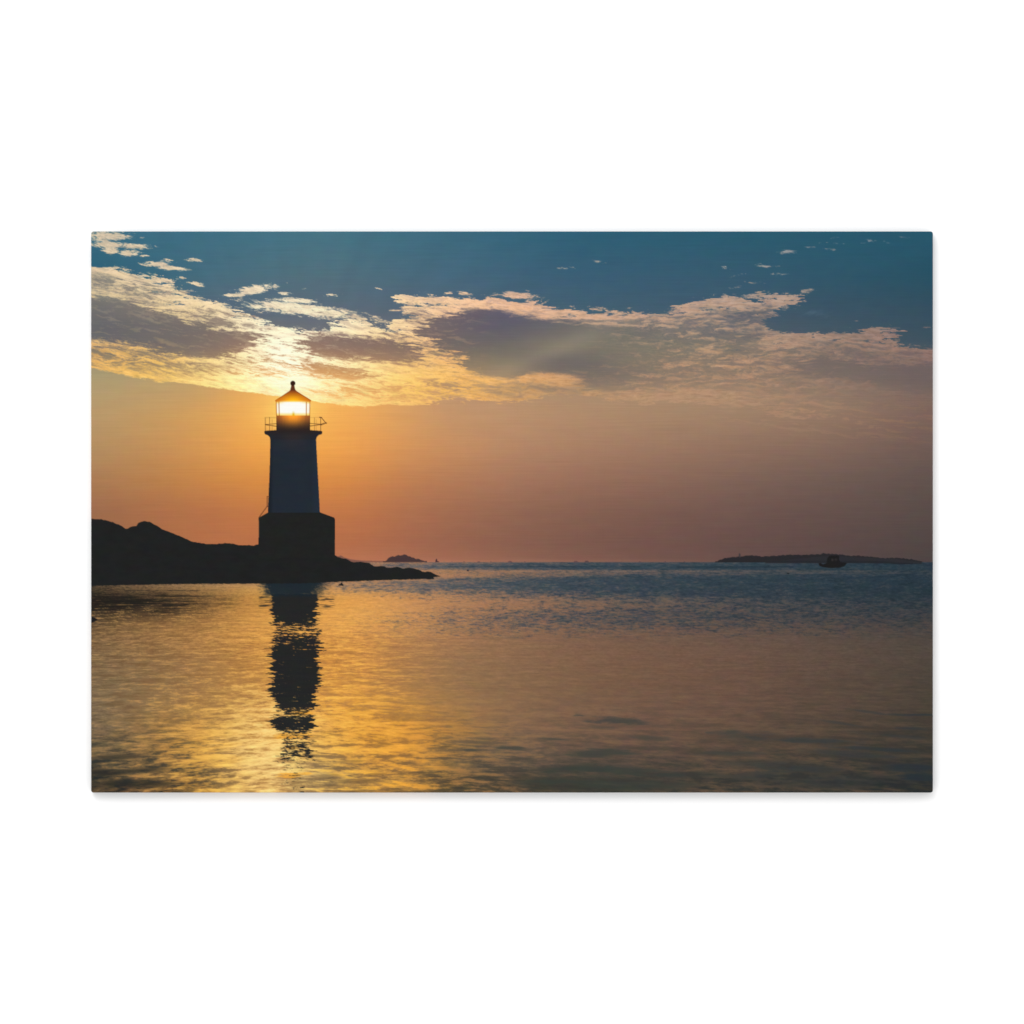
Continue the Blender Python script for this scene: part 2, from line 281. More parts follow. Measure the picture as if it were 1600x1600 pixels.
# ---------------- sea ----------------
SEA = {
 878: [(142,120,95,80),(560,168,120,92),(640,165,120,96),(720,135,108,98),(900,105,96,96),(1150,88,86,90),(1300,74,78,84),(1458,64,70,78)],
 883: [(142,120,95,80),(560,160,120,95),(640,182,132,92),(720,168,122,90),(800,150,114,90),(900,128,104,90),(1000,112,96,88),(1150,98,88,84),(1300,84,81,80),(1458,74,75,77)],
 886: [(142,120,95,80),(560,160,120,95),(640,182,132,92),(720,168,122,90),(800,150,114,90),(900,128,104,90),(1000,112,96,88),(1150,98,88,84),(1300,84,81,80),(1458,74,75,77)],
 892: [(560,170,125,95),(640,186,132,94),(720,176,128,92),(800,156,118,92),(900,134,108,92),(1000,118,100,92),(1150,104,94,90),(1300,90,86,86),(1458,78,78,80)],
 898: [(560,170,125,95),(640,182,132,92),(720,168,122,90),(800,150,114,90),(900,128,104,90),(1000,112,96,88),(1150,98,88,84),(1300,84,81,80),(1458,74,75,77)],
 906: [(560,170,125,95),(640,182,132,92),(720,168,122,90),(800,150,114,90),(900,128,104,90),(1000,112,96,88),(1150,98,88,84),(1300,84,81,80),(1458,74,75,77)],
 914: [(142,36,36,34),(200,98,82,60),(280,150,118,80),(400,196,152,98),(530,190,142,100),(600,178,134,98),(640,182,132,92),(720,168,122,90),(800,150,114,90),(900,128,104,90),(1000,112,96,88),(1150,98,88,84),(1300,84,81,80),(1458,74,75,77)],
 921: [(142,66,56,42),(220,132,102,66),(300,165,126,78),(410,222,166,86),(530,206,152,94),(600,192,140,94),(640,182,132,92),(720,168,122,90),(800,150,114,90),(900,128,104,90),(1000,112,96,88),(1150,98,88,84),(1300,84,81,80),(1458,74,75,77)],
 932: [(142,46,42,36),(220,66,54,42),(280,96,74,50),(340,146,108,62),(400,206,148,72),(500,220,158,80),(560,232,164,82),(640,208,148,92),(720,178,130,92),(800,158,118,90),(900,134,106,88),(1000,116,98,86),(1150,98,88,83),(1300,84,80,79),(1458,72,72,75)],
 945: [(142,50,44,36),(220,62,50,40),(280,84,66,46),(340,150,108,62),(400,208,148,72),(500,226,160,78),(560,232,166,84),(640,208,148,92),(720,182,130,90),(800,160,117,88),(900,136,104,84),(1000,118,96,82),(1150,100,86,80),(1300,86,79,77),(1458,72,71,73)],
 958: [(142,64,54,40),(220,84,66,46),(280,110,84,54),(340,172,124,70),(400,216,152,74),(500,228,162,80),(560,232,166,86),(640,208,148,90),(720,180,128,88),(800,158,114,85),(900,134,101,82),(1000,118,93,79),(1150,102,85,77),(1300,88,78,74),(1458,74,70,70)],
 975: [(142,112,88,60),(220,138,104,66),(300,165,120,70),(400,218,156,78),(500,232,166,82),(560,230,164,84),(640,204,146,88),(720,172,125,87),(800,150,111,84),(900,132,100,80),(1000,118,92,77),(1150,104,85,74),(1300,90,77,71),(1458,76,69,67)],
 995: [(142,132,104,72),(220,152,114,72),(300,178,130,76),(400,220,156,76),(500,226,158,76),(560,222,154,78),(640,190,136,86),(720,164,120,84),(800,146,110,82),(900,130,98,78),(1000,118,92,76),(1150,108,86,74),(1458,80,72,66)],
 1030: [(142,126,102,74),(220,142,112,76),(300,158,118,76),(400,205,146,74),(500,218,150,68),(560,212,146,74),(640,176,128,80),(720,152,116,82),(800,142,108,80),(900,130,98,76),(1000,122,92,74),(1150,112,86,72),(1458,82,72,64)],
 1070: [(142,126,106,78),(220,138,112,78),(300,156,118,75),(400,202,146,74),(500,218,152,68),(560,212,148,72),(640,172,126,78),(720,148,114,78),(800,138,106,78),(900,128,98,74),(1000,120,91,72),(1150,110,84,70),(1458,78,69,60)],
 1105: [(142,126,107,82),(220,142,114,78),(300,170,128,74),(360,212,160,84),(420,246,192,104),(500,240,172,76),(560,236,166,66),(620,204,146,68),(690,170,126,76),(760,148,112,80),(900,127,97,76),(1000,118,90,74),(1150,108,83,70),(1458,76,67,58)],
 1140:[(142,124,106,82),(200,144,114,76),(260,176,130,70),(330,218,162,76),(390,250,206,122),(440,250,200,112),(500,236,174,84),(560,240,170,64),(620,226,156,62),(690,196,136,64),(730,160,120,72),(800,136,105,80),(900,122,94,75),(1000,112,86,72),(1150,100,80,66),(1458,70,63,55)],
 1170:[(142,104,90,68),(200,140,112,74),(260,178,130,68),(330,224,166,76),(390,254,214,134),(430,254,212,128),(480,240,188,98),(560,236,168,68),(630,220,152,64),(690,190,136,68),(730,140,110,72),(800,122,98,78),(900,108,87,72),(1000,102,81,70),(1150,92,76,64),(1458,66,61,54)],
 1200:[(142,88,76,58),(200,106,90,66),(260,150,114,66),(330,212,158,76),(390,252,208,126),(430,252,212,132),(480,212,176,108),(560,220,160,72),(630,212,150,70),(690,150,116,70),(760,104,88,72),(900,88,77,67),(1000,88,75,66),(1150,86,74,62),(1458,60,58,53)],
 1222:[(142,62,58,48),(200,86,72,54),(260,130,98,58),(320,186,138,66),(390,246,198,116),(440,246,202,124),(480,190,158,104),(560,186,144,78),(630,196,144,72),(690,116,92,60),(760,80,70,56),(900,74,68,58),(1000,80,70,60),(1150,76,68,59),(1458,56,56,52)],
 1238:[(142,96,74,54),(200,100,78,54),(260,120,90,56),(320,180,134,66),(390,240,190,108),(440,240,194,114),(480,180,146,92),(560,160,120,66),(630,180,132,66),(690,96,80,56),(760,76,68,54),(900,70,66,56),(1000,74,68,58),(1150,72,66,58),(1458,58,56,50)],
}
dyv = np.maximum(Y - HZ, 0) + 14.
U = (X - 700) / dyv; V = np.log(dyv)
wob = fbm(U * 1.3, V * 5, 900, 3)
# big swell streaks, ripples and fine sparkle in water-plane space
swell = nf(fbm(U * 2.6 + .5 * wob, V * 30 + .4 * wob, 501, 5, .66))
rip = nf(fbm(U * 9.0 + .5 * wob, V * 76 + .6 * wob, 521, 5, .7))
fine = nf(fbm(X / 7.0, Y / 2.1, 541, 3, .6))
finer = nf(fbm(X / 16.0 + wob, Y / 3.2, 561, 3, .6))
near = sst(980, 1200, Y)
# vertical wobble of the reflected sky
Yd = Y + (rip * 5 + swell * 7) * np.clip((Y - 985) / 130, 0, 1) + rip * 1.2
Xd = X + (rip * 14 + swell * 18) * np.clip((Y - 925) / 200, 0.05, 1)
sea = field(SEA, Xd, np.maximum(Yd, HZ))
def mixc(a, m, c):
    return a * (1 - m[..., None]) + (np.asarray(c, float) / 255. if np.ndim(c) == 1 else c) * m[..., None]
DKC = {   # colour of the darker wave faces
 880: [(142,40,36,32),(500,60,64,72),(700,58,70,84),(1458,34,56,74)],
 940: [(142,30,28,26),(360,70,52,36),(500,150,105,66),(700,82,84,92),(900,54,68,82),(1458,36,52,66)],
 975: [(142,60,48,36),(300,120,86,52),(500,170,122,74),(640,120,102,88),(800,70,78,86),(1100,56,66,76),(1458,40,52,62)],
 1010:[(142,100,76,52),(400,160,110,60),(560,170,115,62),(700,140,100,74),(900,118,88,70),(1458,72,64,58)],
 1100:[(142,104,84,62),(400,172,124,72),(560,180,128,72),(700,140,108,76),(900,104,86,70),(1458,60,56,52)],
 1150:[(142,78,72,60),(300,126,100,62),(420,205,145,70),(500,150,114,66),(600,172,116,54),(720,96,84,68),(900,82,74,62),(1458,50,50,48)],
 1200:[(142,42,45,45),(300,72,66,55),(420,196,142,78),(500,112,98,76),(600,136,100,60),(720,70,66,58),(900,62,62,56),(1458,42,46,48)],
 1238:[(142,36,38,38),(300,62,56,46),(420,200,150,84),(500,110,92,68),(600,120,90,58),(720,58,56,50),(900,54,56,52),(1458,36,42,46)],
}
dkc = field(DKC)
AMT = {880:[(142,.5,0,0),(640,.35,0,0),(1458,.4,0,0)],925:[(142,.6,0,0),(380,.15,0,0),(560,.1,0,0),(650,.1,0,0),(1458,.1,0,0)],945:[(142,.8,0,0),(330,.6,0,0),(400,.2,0,0),(640,.15,0,0),(900,.15,0,0),(1458,.15,0,0)],
 962:[(142,.7,0,0),(330,.45,0,0),(420,.2,0,0),(560,.2,0,0),(700,.2,0,0),(900,.2,0,0),(1458,.2,0,0)],980:[(142,.5,0,0),(400,.45,0,0),(640,.4,0,0),(900,.3,0,0),(1458,.25,0,0)],
 1010:[(142,.75,0,0),(560,.7,0,0),(700,.25,0,0),(1458,.16,0,0)],1080:[(142,.6,0,0),(400,.85,0,0),(600,.75,0,0),(700,.28,0,0),(1458,.22,0,0)],
 1130:[(142,.7,0,0),(400,.9,0,0),(600,.8,0,0),(720,.35,0,0),(1458,.30,0,0)],1170:[(142,.9,0,0),(300,.85,0,0),(420,.8,0,0),(600,.8,0,0),(720,.55,0,0),(900,.4,0,0),(1458,.45,0,0)],1238:[(142,.95,0,0),(300,.9,0,0),(420,.85,0,0),(600,.75,0,0),(720,.75,0,0),(1458,.7,0,0)]}
amt = field({k: [(a, b * 255, 0, 0) for a, b, _, _ in v] for k, v in AMT.items()})[..., 0]
midr = np.exp(-((Y - 948) / 50.) ** 2)
w = rip * .62 * (1 - (.55 + .25 * sst(660, 800, X)) * near) + swell * .55 * (1 - .6 * sst(960, 900, Y)) + fine * .30 * (1 - near) + finer * .22
dap = nf(fbm((X + 6 * wob) / 19., (Y - .04 * np.abs(X - 480)) / 3.9, 571, 5, .68))
dap2 = nf(fbm((X + 10 * wob) / 44., (Y + .03 * X - .10 * np.abs(X - 480)) / 7.5, 577, 4, .58))
w = w + (.30 * dap + .55 * dap2 * near) * sst(1000, 1100, Y)
wm = sst(-.22, .80, w) * np.clip(amt * 1.05, 0, 1)
sea = mixc(sea, wm, dkc)
# bright wave faces (catching the glow)
GL = {880:[(142,190,150,100),(640,185,135,100),(900,120,100,95),(1458,70,80,90)],
 950:[(142,170,130,80),(400,240,176,92),(560,246,182,96),(700,200,144,96),(900,140,106,88),(1458,92,80,76)],
 1050:[(142,160,128,88),(300,196,144,84),(400,250,186,90),(560,252,182,78),(700,176,130,88),(900,138,104,80),(1458,92,78,68)],
 1120:[(142,158,130,92),(230,206,152,86),(330,250,190,92),(420,255,226,146),(520,255,196,86),(640,240,166,70),(720,164,124,80),(900,136,106,80),(1458,88,76,64)],
 1200:[(142,140,110,72),(230,196,144,80),(330,255,196,84),(420,255,232,156),(520,255,196,80),(640,250,172,62),(720,160,118,74),(900,128,98,72),(1458,86,72,60)]}
gl = field(GL)
gm = sst(.0, .85, -w + .2 * finer) * np.clip(amt * .95 + .15, 0, .88) * (.25 + .75 * sst(925, 965, Y))
sea = mixc(sea, gm, gl)
BL = {878:[(142,0),(600,.1),(640,.25),(800,.5),(1458,.65)],882:[(142,0),(600,.3),(640,.5),(720,.72),(1458,.85)],886.5:[(142,0),(600,.4),(640,.8),(700,1),(1458,1)],890:[(142,0),(640,.35),(720,.55),(900,.75),(1458,.85)],
 892.5:[(142,0),(640,0),(800,.05),(1000,.3),(1200,.5),(1458,.6)],896:[(142,0),(640,0),(760,.2),(900,.32),(1150,.42),(1458,.6)],900:[(142,0),(640,0),(720,.15),(800,.3),(900,.55),(1000,.8),(1458,.95)],
 905:[(142,0),(560,.1),(640,.3),(700,.6),(800,.75),(900,.9),(1458,.97)],915:[(142,0),(400,0),(530,.3),(600,.55),(700,.85),(800,.95),(1458,1)],922:[(142,0),(500,0),(530,.3),(600,.5),(700,.65),(800,.8),(1000,.95),(1458,1)],
 930:[(142,0),(560,.05),(640,.2),(700,.35),(800,.5),(900,.6),(1000,.75),(1150,.9),(1458,1)],938:[(142,0),(600,0),(700,.15),(800,.2),(900,.3),(1000,.42),(1150,.6),(1300,.75),(1458,.85)],
 946:[(142,0),(600,0),(800,.05),(900,.14),(1000,.3),(1150,.48),(1300,.6),(1458,.75)],955:[(142,0),(600,0),(680,.15),(760,.32),(860,.42),(1000,.52),(1150,.58),(1458,.62)],
 966:[(142,0),(560,0),(640,.2),(700,.38),(800,.52),(900,.62),(1050,.62),(1300,.55),(1458,.5)],978:[(142,0),(560,0),(640,.15),(760,.35),(900,.42),(1050,.42),(1300,.32),(1458,.28)],990:[(142,0),(600,0),(700,.12),(1300,.12),(1458,.1)],1002:[(142,0),(1458,0)],1240:[(142,0),(1458,0)]}
bl = field({k: [(a, b * 255, 0, 0) for a, b in v] for k, v in BL.items()}, ry=0)[..., 0]
BC = field({880:[(142,70,82,92),(640,88,92,100),(760,66,80,90),(900,54,71,83),(1150,48,66,77),(1458,41,58,70)],920:[(142,70,80,90),(640,92,94,100),(760,68,81,91),(900,54,69,81),(1150,47,62,73),(1458,38,53,63)],
            970:[(142,120,100,90),(640,118,104,98),(760,82,84,90),(900,68,76,84),(1150,58,66,74),(1458,50,58,64)]})
mo = .62 * nf(fbm((X + 3 * wob) / 10., Y / 2.5, 681, 4, .66)) + .45 * nf(fbm(X / 38., Y / 6., 683, 3))
bm = sst(-.95, .95, mo * (.70 + .30 * sst(890, 960, Y)) + (bl - .5) * 1.9) * sst(.0, .10, bl)
sea = mixc(sea, bm * .92, BC)
sea = mixc(sea, bm * .34 * sst(.0, .8, mo), BC * .74)
sea = mixc(sea, bm * .28 * sst(.1, .9, -mo + .4 * fine), BC * .45 + sea * .3 + np.array([.17, .14, .12]))
# fine grain of the ripples
sea *= (1 + (1 - .6 * near * sst(640, 800, X))[..., None] * (.045 * fine * (1 - .75 * near) + .035 * finer)[..., None])
# long flat swell lines
ll = 2 * fbm(X / 150. + 2 * wob, Y / 3.6 + 1.2 * fbm(X / 120, Y / 60, 611, 2), 601, 3, .5)
llm = sst(.25, .8, ll) * np.exp(-((Y - 1040) / 60.) ** 2) * .30
sea = mixc(sea, llm, dkc * .6 + sea * .4)
# dark streaks of the reflected headland, left
hl = .62 * nf(fbm(X / 80., (Y + .010 * X) / 3.4, 631, 5, .62))
hm = sst(-.30, .36, hl + .75 * np.exp(-((Y - 941) / 13.) ** 2) * (1.1 - sst(150, 400, X)) - .42) * np.exp(-((Y - 944) / 22.) ** 4) * (1 - sst(250, 410, X)) * sst(922, 930, Y)
sea = mixc(sea, hm * .85, np.array([34, 31, 28]))
sea = mixc(sea, np.clip(line(196, 923.2, 335, 923.4, 1.6) + line(230, 921.8, 300, 922.4, 1), 0, 1) * .6 * sst(-.5, 0.6, finer + .3), np.array([48, 42, 36]))
sea = mixc(sea, line(240, 943.2, 402, 944.2, 1.4) * .6 * sst(-.8, .5, nf(fbm(X / 40., Y / 3., 671, 3))), np.array([60, 44, 34]))
# glints, mid-left
gln = sst(.35, .9, nf(fbm(X / 16., Y / 3.0, 651, 3))) * sst(1040, 1080, Y) * (1 - sst(1120, 1190, Y)) * sst(190, 330, X) * (1 - sst(400, 640, X))
sea = mixc(sea, gln * .55 * (1 - .6 * wm), gl)
gln = sst(.1, 1., nf(fbm(X / 30., Y / 3.2, 657, 3))) * sst(930, 990, Y) * (1 - sst(1060, 1110, Y)) * sst(350, 470, X) * (1 - sst(560, 660, X))
sea = mixc(sea, gln * .5, np.array([255, 190, 90]))
# thin bright line in the distance
sea = mixc(sea, line(640, 892.3, 1458, 892.6, 1.0) * .4 * (1.2 - sst(700, 1458, X)) * sst(-.9, .6, finer), np.array([176, 130, 100]))
slate = field({1100:[(142,70,68,64),(700,88,84,78),(900,80,74,68),(1200,72,70,66),(1458,56,58,58)],1170:[(142,60,58,54),(700,76,74,66),(900,66,68,62),(1200,62,64,62),(1458,48,54,58)],1238:[(142,40,42,42),(700,60,60,54),(900,56,62,56),(1200,58,60,58),(1458,40,48,54)]})
for a_ in ((1060, 886.4, 1240, 886.2, 1.8, .7), (700, 885.8, 900, 885.6, 1.5, .5), (880, 885.4, 1000, 885.6, 1.2, .5), (1250, 890, 1458, 889.6, 1.2, .35)):
    sea = mixc(sea, line(*a_[:5]) * a_[5] * sst(-1.1, .2, finer), np.array([34, 48, 58]))
# soft slate patches, lower right
for cx, cy, rx, ry, a, k in [(965,1128,52,6,4,.55),(940,1137,26,3,2,.3),(1170,1152,60,7,3,.45),(1265,1158,70,5,3,.5),(1010,1154,32,4,3,.35),(940,1178,52,7,-2,.5),(1200,1195,70,6,2,.35),(900,1202,60,7,-4,.55),
    (980,1206,70,7,4,.5),(1250,1202,60,7,3,.5),(1180,1214,50,6,-3,.4),(960,1226,110,12,0,.5),(1300,1222,110,10,0,.35),(1440,1216,26,8,0,.7),(1330,1180,60,6,4,.4),(1420,1200,50,7,2,.55),(1380,1172,70,4,3,.5),(1130,1178,60,4,1,.4),(1060,1212,60,5,-1,.5),(860,1222,50,6,-2,.5),(1430,1118,36,2.5,1,.6),(1350,1112,30,2,7,.35),(1320,1132,40,2.5,9,.35),(1428,1140,34,2.5,2,.4),(1400,1150,60,3,4,.3),
    (188,1184,40,4,-3,.55),(165,1208,34,5,0,.6),(230,1204,30,4,-4,.5),(210,1226,60,6,0,.6),(260,1157,22,2,-5,.5),(197,1150,8,1.6,-12,.5),(150,1192,14,2,-8,.5),(600,1163,12,2,2,.5),(694,1168,14,2,-4,.6),(735,1173,22,2.5,0,.5),(800,1170,26,3,3,.5),(865,1156,26,2,2,.4),(545,1191,22,2.4,-2,.35),(508,1215,20,4,0,.35),(560,1222,30,3.5,0,.4),(585,1212,18,2.5,-6,.4),(361,1214,7,2.5,-14,.6)]:
    c, s_ = math.cos(math.radians(a)), math.sin(math.radians(a))
    xx = X - cx; yy = Y - cy
    e = np.hypot((xx * c + yy * s_) / rx, (-xx * s_ + yy * c) / ry)
    sea = mixc(sea, sst(1.35, .35, e + .40 * swell + .35 * dap2 + .16 * dap) * min(1, k * (1.7 if cx > 700 else 1.25)), slate if cx > 700 else dkc * .9)
# ---------------- reflection of the tower ----------------
ej = nf(fbm(X / 70. , Y / 6.5, 701, 4, .62)); ej2 = nf(fbm(X / 24., Y / 2.4, 713, 4, .7))
disp = 6 * ej + 5 * ej2
kk = sorted([(912,415,500),(928,423,497),(950,423,496),(985,428,496),(1015,422,498),(1050,424,498),(1062,423,499),(1085,424,494),(1105,430,490),(1112,436,484),(1116,436,482),(1120,424,490),(1134,422,491),(1142,432,487),(1148,440,484),(1192,436,486),(1204,446,474),(1240,448,472)])
ky = [k[0] for k in kk]
xl = np.interp(Y, ky, [k[1] for k in kk]); xr = np.interp(Y, ky, [k[2] for k in kk])
ampl = np.clip((Y - 905) / 60, .15, 1)
sol = np.interp(Y, [926,931,966,974,982,992,1000,1012,1020,1050,1090,1103,1109,1116,1121,1126,1138,1143,1150,1158,1165,1172,1180,1186,1192,1240], [.0,1,.95,.64,.52,.58,.70,.72,.92,.90,.86,.80,.68,.52,.62,.88,.80,.60,.48,.44,.52,.56,.56,.46,.34,.26])
ins = sst(-2.2, 2.2, np.minimum((X - xl) + disp * ampl * 1.1, (xr - X) + disp * ampl * 1.1))
tx = nf(fbm(X / 11., Y / 2.2, 733, 4, .62)) * .50 + nf(fbm(X / 34., Y / 4.0, 739, 3, .6)) * .34
hole = sst(-.34, .34, tx + (sol - .5) * 2.1)
refl = ins * hole * sst(914, 926, Y)
basewide = box(poly([(404,931),(522,931),(522,950),(404,950)]), 1, 1) * sst(-.1, .7, nf(fbm(X / 34., Y / 2.4, 751, 3)) + .25 * sst(430, 405, X))
refl = np.maximum(refl, basewide * .8)
sea = mixc(sea, np.clip(refl, 0, 1) * .96, np.array([31, 34, 37]))
# warm spark inside the lower reflection, mirrored lantern
for cx, cy, rx, ry, k in [(468,1115,16,4,.6),(462,1150,22,5,.5),(452,1213,20,4.5,.7),(478,1210,12,3,.5),(440,1152,14,4,.5),(455,1170,12,3,.4)]:
    e = np.hypot((X - cx) / rx, (Y - cy) / ry)
    sea = mixc(sea, sst(1.2, .4, e + .5 * ej2) * k * (1 - .7 * refl), np.array([250, 170, 48]))
# lee of the base: still teal-blue water
teal = sst(398, 420, X + 7 * fine + (Y - 912) * -.3) * (1 - sst(492, 526, X + 6 * fine + (Y - 912) * .7)) * sst(936, 927, Y + 1.5 * fine)
sea = mixc(sea, teal * .97, np.array([29, 40, 48]))
under = sst(918, 911, Y + 1.5 * fine + .012 * (X - 142)) * sst(560, 480, X)
sea = mixc(sea, under * .35, np.array([34, 40, 44]))
smask = np.clip((Y - HZ) + .5, 0, 1)
over(img, smask, np.clip(sea, 0, 1))
ids[Y >= HZ] = 2

def paint(pts, col, idn, alpha=1.0, thr=.5, m=None):
    m = poly(pts) if m is None else m
    over(img, m * alpha, np.array(col, float)); ids[m > thr] = idn
    return m
# far shore strip and wooded island, left
paint([(500,866),(524,868),(528,869.5),(532,867.8),(537,871),(548,874.3),(565,876),(585,876.6),(640,877.4),(640,878.4),(500,879)], (122,84,74), 11, .85)
fr = fbm(xs / 5., xs * 0 + .5, 801, 3)
def ragged(top, yb, amp, seed):
    gx = np.arange(top[0][0], top[-1][0] + .1, 1.5)
    gy = np.interp(gx, [t[0] for t in top], [t[1] for t in top]) - amp * (fbm(gx / 6., gx * 0 + .3, seed, 3))
    return [(a, min(b, yb)) for a, b in zip(gx, gy)] + [(top[-1][0], yb), (top[0][0], yb)]
paint(ragged([(598,877.6),(604,875.6),(607,871.5),(611,869.4),(621,868.4),(628,867.2),(641,868.8),(643,871.3),(650,872.8),(658,875),(667,877.8)], 878.6, 1.5, 803), (72,55,56), 11)
# right island with its far lighthouse
m = paint(ragged([(1118,878),(1124,875.8),(1134,872.5),(1145,870.4),(1160,869.6),(1165,868.4),(1183,868.2),(1190,870),(1212,868.6),(1235,866.8),(1253,867.3),(1275,866.6),(1287,865.2),(1309,866),(1325,868),(1347,869),(1365,870),(1379,872.4),(1408,871.6),(1428,874.8),(1446,878.2)], 879, 1.5, 805), (43,42,45), 12)
over(img, poly(ragged([(1196,879.5),(1250,873),(1290,869),(1320,870),(1350,871),(1400,873.5),(1425,877),(1442,879)], 880.2, .5, 807)), np.array([46, 46, 50.]))
over(img, poly([(1195,878),(1230,876.6),(1300,876),(1380,877),(1404,879),(1404,880.4),(1300,879.8),(1205,879)]), np.array([40, 42, 46.]))
over(img, poly([(1390,880.6),(1404,879.4),(1425,880),(1450,881.2),(1420,882),(1395,881.8)]), np.array([38, 42, 48.]))
paint([(1154.6,871),(1155.4,864.6),(1157.4,864.6),(1158,871)], (66,60,62), 13)
# little boats and buoys
paint([(679.8,878),(681,873.6),(682.6,873.4),(683.2,876.8),(686,877.6),(685.6,878.6),(679.6,878.6)], (72,50,52), 14)
for bk, (bx, bw, bh, c) in enumerate([(694,4,1.6,(150,110,92)),(706,2,1.4,(130,94,84)),(725,3,1.4,(120,88,80)),(748,5,1.3,(112,82,78)),(767,2,1.6,(110,82,78)),(797,7,1.8,(98,72,72)),(820,3,1,(100,78,76)),(900,8,1.8,(92,70,72)),(917,8,2,(78,64,68)),(972,2,8,(112,84,78)),(1000,4,1,(88,72,74)),(1040,3,1.2,(86,70,72)),(1070,3,1.2,(84,70,72))]):
    paint([(bx-bw/2,878.4),(bx-bw/4,878.4-bh),(bx+bw/5,878.3-bh),(bx+bw/2,878.4),(bx+bw/3,879),(bx-bw/3,879)], c, 200 + bk, .8 if bh < 5 else .2, .3)
paint([(728.5,892.4),(729.5,890.8),(732,890.6),(733.2,892.2),(731,893)], (58,52,56), 16)
paint([(1230,896.6),(1231.2,895.2),(1233.4,895.2),(1234.8,896.4),(1232.6,897.6)], (34,38,42), 16)
paint([(1273,881.4),(1276,881),(1276,882),(1273,882)], (50,54,60), 16, .6)
paint([(1368,881.2),(1374,881.2),(1373,882.2),(1369,882.2)], (36,42,50), 16, .7)
# motor boat
paint([(1279.6,880.4),(1283,880),(1287,882),(1292.6,880),(1293.2,874),(1295,870.6),(1297.6,868.4),(1311.5,868),(1312.6,871),(1311.8,874),(1314.2,878.6),(1324.6,879.8),(1320.5,884.8),(1312.5,887.4),(1296,887.6),(1288,886.6),(1281.5,884.6)], (31,31,32), 17)
over(img, poly([(1300,873),(1303.5,873),(1303.5,877),(1300,877)]) * .5 + poly([(1305,872.6),(1309,872.6),(1309.6,876.4),(1305,876.4)]) * .35, np.array([64, 58, 58.]))
# headland
HEAD = [(138,810),(143.5,810.6),(157.5,811.6),(175,816),(187,821),(195.6,827),(205,822.3),(212,821.6),(215,817.4),(223,814.4),(233,815.5),(243,821),(252,827),(262,830.6),(269.5,833.6),(285,840),(298,846),(310,848.4),(324,850.3),
 (333,850),(338,850.6),(341,849.6),(347,849.4),(350,848.4),(364,850),(372,851.6),(381.5,852.4),(388,852),(395.5,853),(399,851.2),(403,850.6),(403,840),(522,840),(522.4,867.4),(527,870.6),(540,873.6),(548,877.6),(552,879),(560,878),(566,878.2),(576,880),(580,882.6),(584,884.8),(592,885.2),(600,885),(604,887),(608,887.8),
 (614,886.6),(620,886),(624,886.8),(628,888.8),(634,888),(640,887),(647,888.2),(654,890.8),(660,893.6),(664,893.6),(668,892.8),(673,893.8),(677,896),(681,898.6),(688.5,901.2),(680,902),(677,902.6),(678,905),(672,905.6),(664,904.6),(640,905.6),(620,906.2),(580,907.4),(540,908.8),(510,910.4),(480,911.6),(420,912.4),(380,912.2),(300,912.6),(240,913.6),(190,914.6),(138,916)]
hp = []
rng = np.random.RandomState(4)
for a, b in zip(HEAD, HEAD[1:] + HEAD[:1]):
    n = max(1, int(math.hypot(b[0]-a[0], b[1]-a[1]) / 3.))
    for k in range(n):
        t = k / n; j = .45 if not (400 < a[0] < 524 and a[1] < 870) else 0
        hp.append((a[0] + (b[0]-a[0]) * t, a[1] + (b[1]-a[1]) * t + rng.uniform(-j, j)))
hm_ = poly(hp)
rock = np.array([33, 34, 34.]) / 255 * (1 + .05 * fbm(X / 22, Y / 9, 821, 4))[..., None]
over(img, hm_, rock); ids[hm_ > .5] = 4
paint([(138,963),(146,965.4),(152,968.6),(149,970.6),(144,973),(138,974)], (30,30,30), 4)
paint([(527.6,915.2),(529.6,913),(531.4,912.6),(532.6,910.6),(534.2,910.8),(534.6,912.8),(537,914.4),(536,915.6)], (33,32,34), 16)
# ---------------- lighthouse ----------------
def clampc(c): return np.clip(c, 0, 1)
glowr = np.hypot((X - 457), (Y - 640))
stone = np.ones((H, W, 3)) * np.array([34, 35, 34.]) / 255
base_m = poly([(403.4,809),(417.6,801),(420,799.6),(498,799.6),(499.4,800.6),(521.6,808.8),(523,812),(522.6,872),(403,872),(403.6,830)])
stone = stone * (1 + .03 * fbm(X / 9, Y / 5, 841, 3))[..., None]
over(img, base_m, stone); ids[(base_m > .5) & (Y < 868)] = 5
tower_m = poly([(421.6,684),(493.2,684),(494.2,705),(496,740),(497.8,772),(499.2,801),(417.8,801),(419,772),(420.4,740),(421.4,705)])
tw = np.ones((H, W, 3)) * np.array([35, 42, 51.]) / 255
side = sst(.35, 1, np.abs(X - 458.5) / 38.)
tw = tw * (1 - .22 * (sst(428, 419, X))[..., None]) + (sst(484, 494, X) * .018)[..., None] * np.array([0, .4, 1.])
g1 = np.exp(-((X - 458) / 22.) ** 2) * sst(715, 672, Y)
tw = tw + g1[..., None] * np.array([.06, .015, -.01])
over(img, tower_m, clampc(tw * 1.03)); ids[tower_m > .5] = 6
gal_m = poly([(412.2,674),(413.4,672.8),(431,671.6),(431,648.2),(484,648.2),(484,671.6),(502,673),(503.2,674.4),(502.2,678),(497.4,679.4),(494.8,682),(493,686.4),(421.8,686.4),(420.6,682.6),(418,679.8),(413,678)])
ga = np.ones((H, W, 3)) * np.array([44, 36, 36.]) / 255
k1 = np.exp(-((X - 457.5) / 20.) ** 2)
top = sst(676, 648, Y)
ga = ga + (top ** 1.3 * k1)[..., None] * np.array([.92, .52, .04]) + (top ** 1.5 * (1 - k1))[..., None] * np.array([.32, .13, .03])
gk = sst(671, 684, Y)[..., None]
ga = ga * (1 - gk) + (np.array([36, 40, 47.]) / 255 + g1[..., None] * np.array([.06, .015, -.01])) * gk
